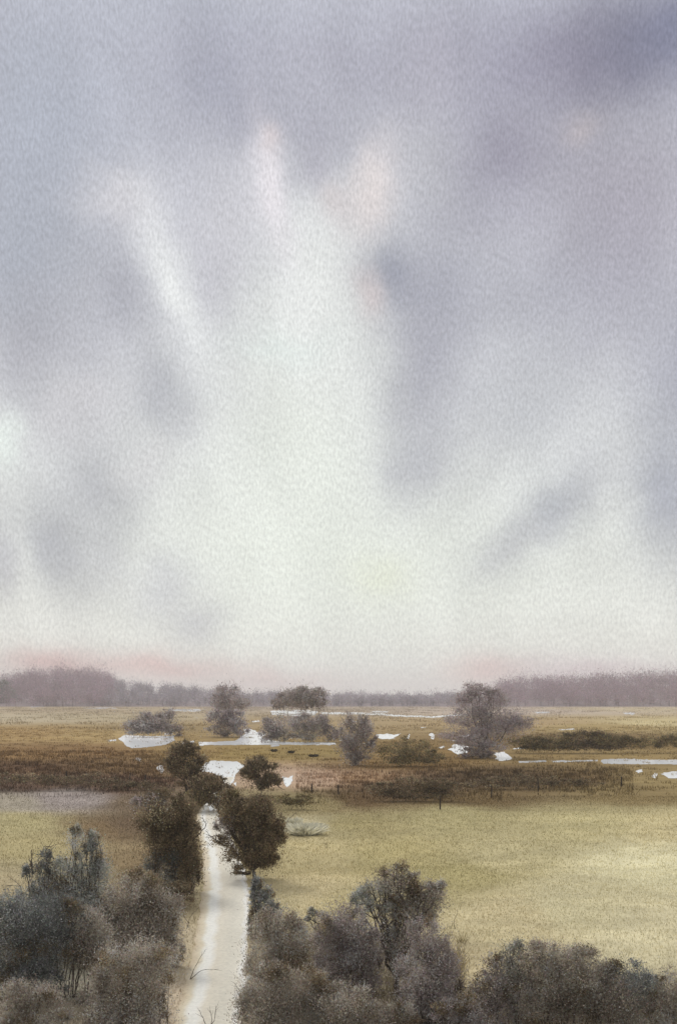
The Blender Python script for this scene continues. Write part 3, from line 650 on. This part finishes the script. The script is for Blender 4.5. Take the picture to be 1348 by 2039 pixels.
def tussock(label, base, rpx, hpx, col, n=500, name='grass_tussock', group=None):
    bx, by = ground(*base); s = by / F; r = rpx * s; h = hpx * s
    mb = MB(); a = RNG.random(n) * 6.283; q = np.sqrt(RNG.random(n)) * r * 0.6
    x, y = np.cos(a) * q, np.sin(a) * q * 0.7; hh = h * (0.5 + 0.6 * RNG.random(n)) * (1 - 0.5 * (q / r) ** 2)
    ox = x * 0.8 + RNG.normal(0, 0.2 * r, n); oy = y * 0.8 + RNG.normal(0, 0.15 * r, n); w = 0.45 * s
    th = RNG.random(n) * 3.14; dx, dy = np.cos(th) * w, np.sin(th) * w
    v = np.stack([np.stack([x - dx, y - dy, 0 * x - 0.03], 1), np.stack([x + dx, y + dy, 0 * x - 0.03], 1), np.stack([x + ox * 0.4 + dx * .6, y + oy * .4 + dy * .6, hh * .7], 1), np.stack([x + ox, y + oy, hh], 1)], 1).reshape(-1, 3)
    c = np.asarray(col)[None] * np.exp(RNG.normal(0, 0.15, (n, 1)))
    mb.add(v, np.arange(4 * n).reshape(-1, 4), c)
    o = mb.build(name, M_GRASS); o.location = (bx, by, 0); return tag(o, label, 'tussock', group)
BL = (0.80, 0.77, 0.62)
tussock('large pale bleached grass tussock in the yellow field right of the large dark tree', (608, 1662), 38, 24, BL, 1100, group='bleached tussocks')
tussock('pale tussock left of and above the largest bleached tussock', (585, 1650), 16, 24, BL, 400, group='bleached tussocks')
for b, r, lb in (((546, 1497), 8, 'leftmost of three dark rush clumps below the long white stream'), ((580, 1500), 9, 'middle one of three dark rush clumps below the long white stream'), ((624, 1507), 13, 'largest and rightmost dark rush clump below the long white stream')):
    tussock(lb, b, r * 0.8, 6, (0.075, 0.06, 0.04), 200, 'rush_clump', 'dark rush clumps')
bare_twigs('bare bent stalk beside the large bleached tussock', (566, 1655), [[(566,1655),(574,1632),(590,1618)]], thick=0.045)

# ------------------------------------------------------------------ haze: the damp air over the flats
HAZE_DENSITY = 0.0002
def build_haze():
    m = bpy.data.materials.new('damp_air'); m.use_nodes = True; nt = m.node_tree
    nt.nodes.clear(); out = nt.nodes.new('ShaderNodeOutputMaterial'); pv = nt.nodes.new('ShaderNodeVolumePrincipled')
    pv.inputs['Color'].default_value = (0.96, 0.94, 0.95, 1); pv.inputs['Density'].default_value = HAZE_DENSITY
    nt.links.new(pv.outputs['Volume'], out.inputs['Volume'])
    x, y0, y1, z0, z1 = 11000, -500, 6600, -1.5, 110
    v = [(-x,y0,z0),(x,y0,z0),(x,y1,z0),(-x,y1,z0),(-x,y0,z1),(x,y0,z1),(x,y1,z1),(-x,y1,z1)]
    f = [(0,3,2,1),(4,5,6,7),(0,1,5,4),(1,2,6,5),(2,3,7,6),(3,0,4,7)]
    me = bpy.data.meshes.new('haze'); me.from_pydata(v, [], f); me.materials.append(m)
    tag(link('haze', me), 'pale damp air lying over the whole meadow', 'haze', kind='stuff')
if HAZE_DENSITY > 0: build_haze()

# ------------------------------------------------------------------ sky: layered wet cloud over a Nishita sky, fixed in the world's directions
def cloud(c):
    v = lin(c); g = float(v @ np.array([0.3, 0.59, 0.11])); v = v * 0.94 + g * 0.06 + np.array([0.004, 0, -0.004])
    return np.clip(v * (0.90 + 0.155 * min(1, max(0, (g - 0.3) / 0.42))), 0, 1)
def azel(px, py):
    x, z = (px - CX) / F, (YH - py) / F
    return math.atan2(x, 1.0), math.atan2(z, math.hypot(x, 1.0))
SUN_EL, SUN_AZ = math.radians(48), math.radians(-35)      # sun direction: azimuth measured from +Y towards +X
def build_world():
    w = bpy.data.worlds.new('World'); scene.world = w; w.use_nodes = True
    nt = w.node_tree; N, L = nt.nodes, nt.links; N.clear()
    out = N.new('ShaderNodeOutputWorld'); mixs = N.new('ShaderNodeMixShader'); mixs.inputs[0].default_value = 0.96
    sky = N.new('ShaderNodeTexSky'); sky.sky_type = 'NISHITA'; sky.sun_disc = False; sky.sun_elevation = SUN_EL; sky.sun_rotation = SUN_AZ
    sky.air_density = 1.2; sky.dust_density = 3.0
    b1 = N.new('ShaderNodeBackground'); b1.inputs['Strength'].default_value = 0.08; L.new(sky.outputs[0], b1.inputs['Color'])
    b2 = N.new('ShaderNodeBackground'); b2.inputs['Strength'].default_value = 1.0
    L.new(b1.outputs[0], mixs.inputs[1]); L.new(b2.outputs[0], mixs.inputs[2]); L.new(mixs.outputs[0], out.inputs['Surface'])
    tc = N.new('ShaderNodeTexCoord'); sp = N.new('ShaderNodeSeparateXYZ'); L.new(tc.outputs['Generated'], sp.inputs[0])
    def math_(op, a, b=None):
        n = N.new('ShaderNodeMath'); n.operation = op
        for i, q in enumerate((a, b)):
            if q is None: continue
            if isinstance(q, (int, float)): n.inputs[i].default_value = q
            else: L.new(q, n.inputs[i])
        return n.outputs[0]
    az = math_('ARCTAN2', sp.outputs['X'], sp.outputs['Y']); el = math_('ARCSINE', sp.outputs['Z'])
    cb = N.new('ShaderNodeCombineXYZ'); L.new(az, cb.inputs[0]); L.new(el, cb.inputs[1])
    def noise(scale, detail=3.0, rough=0.5, src=None, dim='3D', stretch=None):
        n = N.new('ShaderNodeTexNoise'); n.inputs['Scale'].default_value = scale; n.inputs['Detail'].default_value = detail; n.inputs['Roughness'].default_value = rough
        s_ = src
        if stretch:
            mp = N.new('ShaderNodeMapping'); mp.inputs['Scale'].default_value = stretch[0]; mp.inputs['Rotation'].default_value = (0, 0, stretch[1]); L.new(src, mp.inputs['Vector']); s_ = mp.outputs[0]
        L.new(s_, n.inputs['Vector']); return n
    wn = noise(9.0, 4.0, 0.55, tc.outputs['Generated'])
    wv = N.new('ShaderNodeVectorMath'); wv.operation = 'SUBTRACT'; wv.inputs[1].default_value = (0.5, 0.5, 0.5); L.new(wn.outputs['Color'], wv.inputs[0])
    ws = N.new('ShaderNodeVectorMath'); ws.operation = 'MULTIPLY'; ws.inputs[1].default_value = (0.05, 0.07, 0.0); L.new(wv.outputs[0], ws.inputs[0])
    # the warp fades out at the horizon
    fade = N.new('ShaderNodeMapRange'); fade.inputs['From Min'].default_value = 0.0; fade.inputs['From Max'].default_value = 0.16; L.new(el, fade.inputs['Value'])
    wf = N.new('ShaderNodeVectorMath'); wf.operation = 'SCALE'; L.new(ws.outputs[0], wf.inputs[0]); L.new(fade.outputs[0], wf.inputs['Scale'])
    w2 = noise(26.0, 3.0, 0.5, tc.outputs['Generated'])
    w2v = N.new('ShaderNodeVectorMath'); w2v.operation = 'SUBTRACT'; w2v.inputs[1].default_value = (0.5, 0.5, 0.5); L.new(w2.outputs['Color'], w2v.inputs[0])
    w2s = N.new('ShaderNodeVectorMath'); w2s.operation = 'MULTIPLY_ADD'; w2s.inputs[1].default_value = (0.022, 0.022, 0.0); L.new(w2v.outputs[0], w2s.inputs[0]); L.new(wf.outputs[0], w2s.inputs[2]); wf = w2s
    pa = N.new('ShaderNodeVectorMath'); pa.operation = 'ADD'; L.new(cb.outputs[0], pa.inputs[0]); L.new(wf.outputs[0], pa.inputs[1]); p = pa.outputs[0]
    # vertical run of the overcast: pale at the horizon, heavy slate above, bright again overhead
    cr = N.new('ShaderNodeValToRGB'); e = cr.color_ramp.elements
    el_n = math_('DIVIDE', el, math.pi / 2); L.new(el_n, cr.inputs['Fac'])
    stops = [(1388, (226, 224, 219)), (1250, (225, 228, 222)), (1000, (220, 223, 222)), (700, (208, 210, 214)), (400, (196, 197, 207)), (0, (180, 183, 199))]
    ST = [(azel(CX, r)[1] / (math.pi / 2), cloud(c)) for r, c in stops] + [(0.55, np.array([0.75, 0.76, 0.80])), (0.75, np.array([1.35, 1.35, 1.35])), (1.0, np.array([1.5, 1.5, 1.48]))]
    while len(e) < len(ST): e.new(0.5)
    for q, (t, c) in zip(e, ST): q.position = t; q.color = (*c, 1)
    cr.color_ramp.interpolation = 'B_SPLINE'
    col = cr.outputs['Color']
    B = [   # x, y, half widths, tilt (deg, + leans like '\'), colour, strength
     (60,230,240,340,0,(170,178,194),.8),(30,520,120,150,0,(166,174,190),.65),(350,20,260,60,0,(180,186,200),.5),(130,670,140,130,0,(180,181,192),.6),
     (430,160,120,120,0,(162,165,183),.7),(640,290,100,90,0,(160,160,179),.75),(700,130,170,90,0,(172,172,188),.6),(500,240,60,60,20,(158,160,178),.6),
     (1170,90,270,120,0,(148,145,166),.85),(1348,40,150,110,0,(124,130,158),.75),(1000,320,150,130,0,(148,145,163),.8),(860,130,80,120,0,(182,180,195),.6),
     (830,320,70,130,8,(198,199,206),.6),(1250,450,170,210,0,(172,166,181),.7),(1120,600,240,150,0,(174,175,190),.6),(1348,750,110,150,0,(166,168,187),.6),
     (600,900,180,330,0,(230,235,228),1.0),(645,580,95,190,-10,(230,233,231),.95),(700,1120,450,170,0,(228,234,225),.85),(1050,800,150,130,0,(192,195,202),.6),(1200,930,70,60,0,(216,218,221),.55),
     (240,580,75,110,20,(170,172,184),.7),(420,540,50,110,18,(196,196,206),.55),(290,420,45,80,24,(212,213,219),.6),(230,380,80,50,0,(214,213,218),.65),(345,560,36,130,20,(236,239,238),.8),
     (480,440,70,90,20,(206,205,213),.5),(545,390,34,120,16,(228,224,229),.85),(543,292,24,34,0,(224,210,210),.45),(742,380,34,100,-16,(230,221,219),.75),(680,410,34,40,0,(206,196,197),.55),(640,350,34,50,0,(172,170,186),.5),
     (775,550,66,70,0,(150,155,172),.85),(870,560,110,120,0,(168,170,184),.7),(728,600,28,50,20,(218,203,202),.55),(855,720,80,170,0,(170,171,185),.75),(830,920,70,90,0,(182,184,194),.65),
     (1165,240,44,42,0,(200,191,195),.6),(1105,1005,105,52,38,(166,170,182),.7),(1010,1085,90,46,35,(186,188,196),.55),(1335,985,70,130,0,(162,166,183),.75),
     (320,790,62,85,10,(168,171,182),.6),(350,860,40,60,10,(186,188,194),.4),(40,700,60,110,0,(172,173,184),.6),(150,810,100,60,20,(206,204,209),.5),(180,980,95,130,20,(174,176,186),.65),(110,1110,60,100,14,(164,167,179),.7),(200,1120,60,60,14,(186,188,195),.45),
     (0,1130,40,90,0,(176,177,189),.6),(330,1180,80,60,30,(192,194,202),.6),(395,1240,60,40,30,(190,192,201),.55),(8,880,36,60,0,(224,234,228),.75),(280,930,60,40,20,(214,214,216),.5),
     (760,1160,60,45,0,(224,230,205),.5),(560,690,90,40,0,(222,233,229),.5),(60,1240,120,40,0,(222,224,220),.6),
     (110,1322,110,26,0,(210,172,170),.85),(320,1332,150,28,0,(220,188,184),.85),(540,1362,120,26,0,(222,198,195),.75),(970,1342,80,34,0,(222,194,188),.8),(1160,1335,160,26,0,(214,196,202),.7),
    ]
    for (cx, cy, sx, sy, rot, c, st) in B:
        a, ee = azel(cx, cy); kx = math.cos(a) ** 2; ky = math.cos(ee) ** 2
        mp = N.new('ShaderNodeMapping'); mp.vector_type = 'TEXTURE'; mp.inputs['Location'].default_value = (a, ee, 0)
        mp.inputs['Rotation'].default_value = (0, 0, math.radians(rot)); mp.inputs['Scale'].default_value = (sx / F * kx, sy / F * ky, 1.0)
        L.new(p, mp.inputs['Vector'])
        dt = N.new('ShaderNodeVectorMath'); dt.operation = 'DOT_PRODUCT'; L.new(mp.outputs[0], dt.inputs[0]); L.new(mp.outputs[0], dt.inputs[1])
        g = math_('EXPONENT', math_('MULTIPLY', dt.outputs['Value'], -1.0)); g = math_('MULTIPLY', g, float(st))
        mx = N.new('ShaderNodeMix'); mx.data_type = 'RGBA'; L.new(g, mx.inputs[0]); L.new(col, mx.inputs[6]); mx.inputs[7].default_value = (*cloud(c), 1); col = mx.outputs[2]
    # feathered streaks fanning up from the bright opening low in the cloud
    a0, e0 = azel(640, 1330)
    dx = math_('SUBTRACT', az, a0); dy = math_('SUBTRACT', el, e0)
    ang = math_('ARCTAN2', dx, math_('MAXIMUM', dy, 0.004)); rad = math_('SQRT', math_('ADD', math_('MULTIPLY', dx, dx), math_('MULTIPLY', dy, dy)))
    fan = N.new('ShaderNodeCombineXYZ'); L.new(math_('MULTIPLY', ang, 4.2), fan.inputs[0]); L.new(math_('MULTIPLY', rad, 5.5), fan.inputs[1])
    fn = noise(1.0, 5.0, 0.55, fan.outputs[0]); fn.inputs['Distortion'].default_value = 0.5
    fr = N.new('ShaderNodeMapRange'); fr.inputs['From Min'].default_value = 0.08; fr.inputs['From Max'].default_value = 0.3; fr.inputs['To Min'].default_value = 0.0; fr.inputs['To Max'].default_value = 1.0; L.new(rad, fr.inputs['Value'])
    fs = math_('ADD', 1.0, math_('MULTIPLY', fr.outputs[0], math_('MULTIPLY', math_('SUBTRACT', fn.outputs['Fac'], 0.5), 0.32)))
    fv = N.new('ShaderNodeVectorMath'); fv.operation = 'SCALE'; L.new(col, fv.inputs[0]); L.new(fs, fv.inputs['Scale']); col = fv.outputs[0]
    # soft billows and a fine mottle in the cloud
    def modulate(col, src, lo, hi):
        mr = N.new('ShaderNodeMapRange'); mr.inputs['From Min'].default_value = 0.3; mr.inputs['From Max'].default_value = 0.7; mr.inputs['To Min'].default_value = lo; mr.inputs['To Max'].default_value = hi
        L.new(src, mr.inputs['Value']); v = N.new('ShaderNodeVectorMath'); v.operation = 'SCALE'; L.new(col, v.inputs[0]); L.new(mr.outputs[0], v.inputs['Scale']); return v.outputs[0]
    col = modulate(col, noise(7.0, 5.0, 0.5, cb.outputs[0], stretch=((1.6, 0.8, 1), 0.2)).outputs['Fac'], 0.925, 1.06)
    col = modulate(col, noise(260.0, 2.0, 0.6, cb.outputs[0], stretch=((1.5, 0.75, 1), 0.25)).outputs['Fac'], 0.86, 1.14)
    L.new(col, b2.inputs['Color'])
build_world()

# ------------------------------------------------------------------ sun behind the cloud, camera, view
sun = bpy.data.lights.new('sun', 'SUN'); sun.energy = 1.5; sun.angle = math.radians(14); sun.color = (1.0, 0.97, 0.93)
so = link('sun', sun)
from mathutils import Vector
dirv = Vector((math.sin(SUN_AZ) * math.cos(SUN_EL), math.cos(SUN_AZ) * math.cos(SUN_EL), math.sin(SUN_EL)))
so.rotation_euler = dirv.to_track_quat('Z', 'Y').to_euler(); so.location = (0, 0, 60)

cam = bpy.data.cameras.new('camera'); co = link('camera', cam); scene.camera = co
cam.sensor_fit = 'VERTICAL'; cam.sensor_height = 36.0; cam.lens = F / 2039 * 36.0
cam.shift_y = (YH - 2039 / 2) / 2039; cam.clip_start = 0.5; cam.clip_end = 30000
co.location = (0, 0, H); co.rotation_euler = (math.radians(90), 0, 0)

vs = scene.view_settings; vs.view_transform = 'Standard'; vs.look = 'None'; vs.gamma = 1.0; vs.exposure = 0.0; vs.use_curve_mapping = False
scene.render.engine = 'CYCLES'
scene.cycles.max_bounces = 5; scene.cycles.diffuse_bounces = 3; scene.cycles.volume_bounces = 1
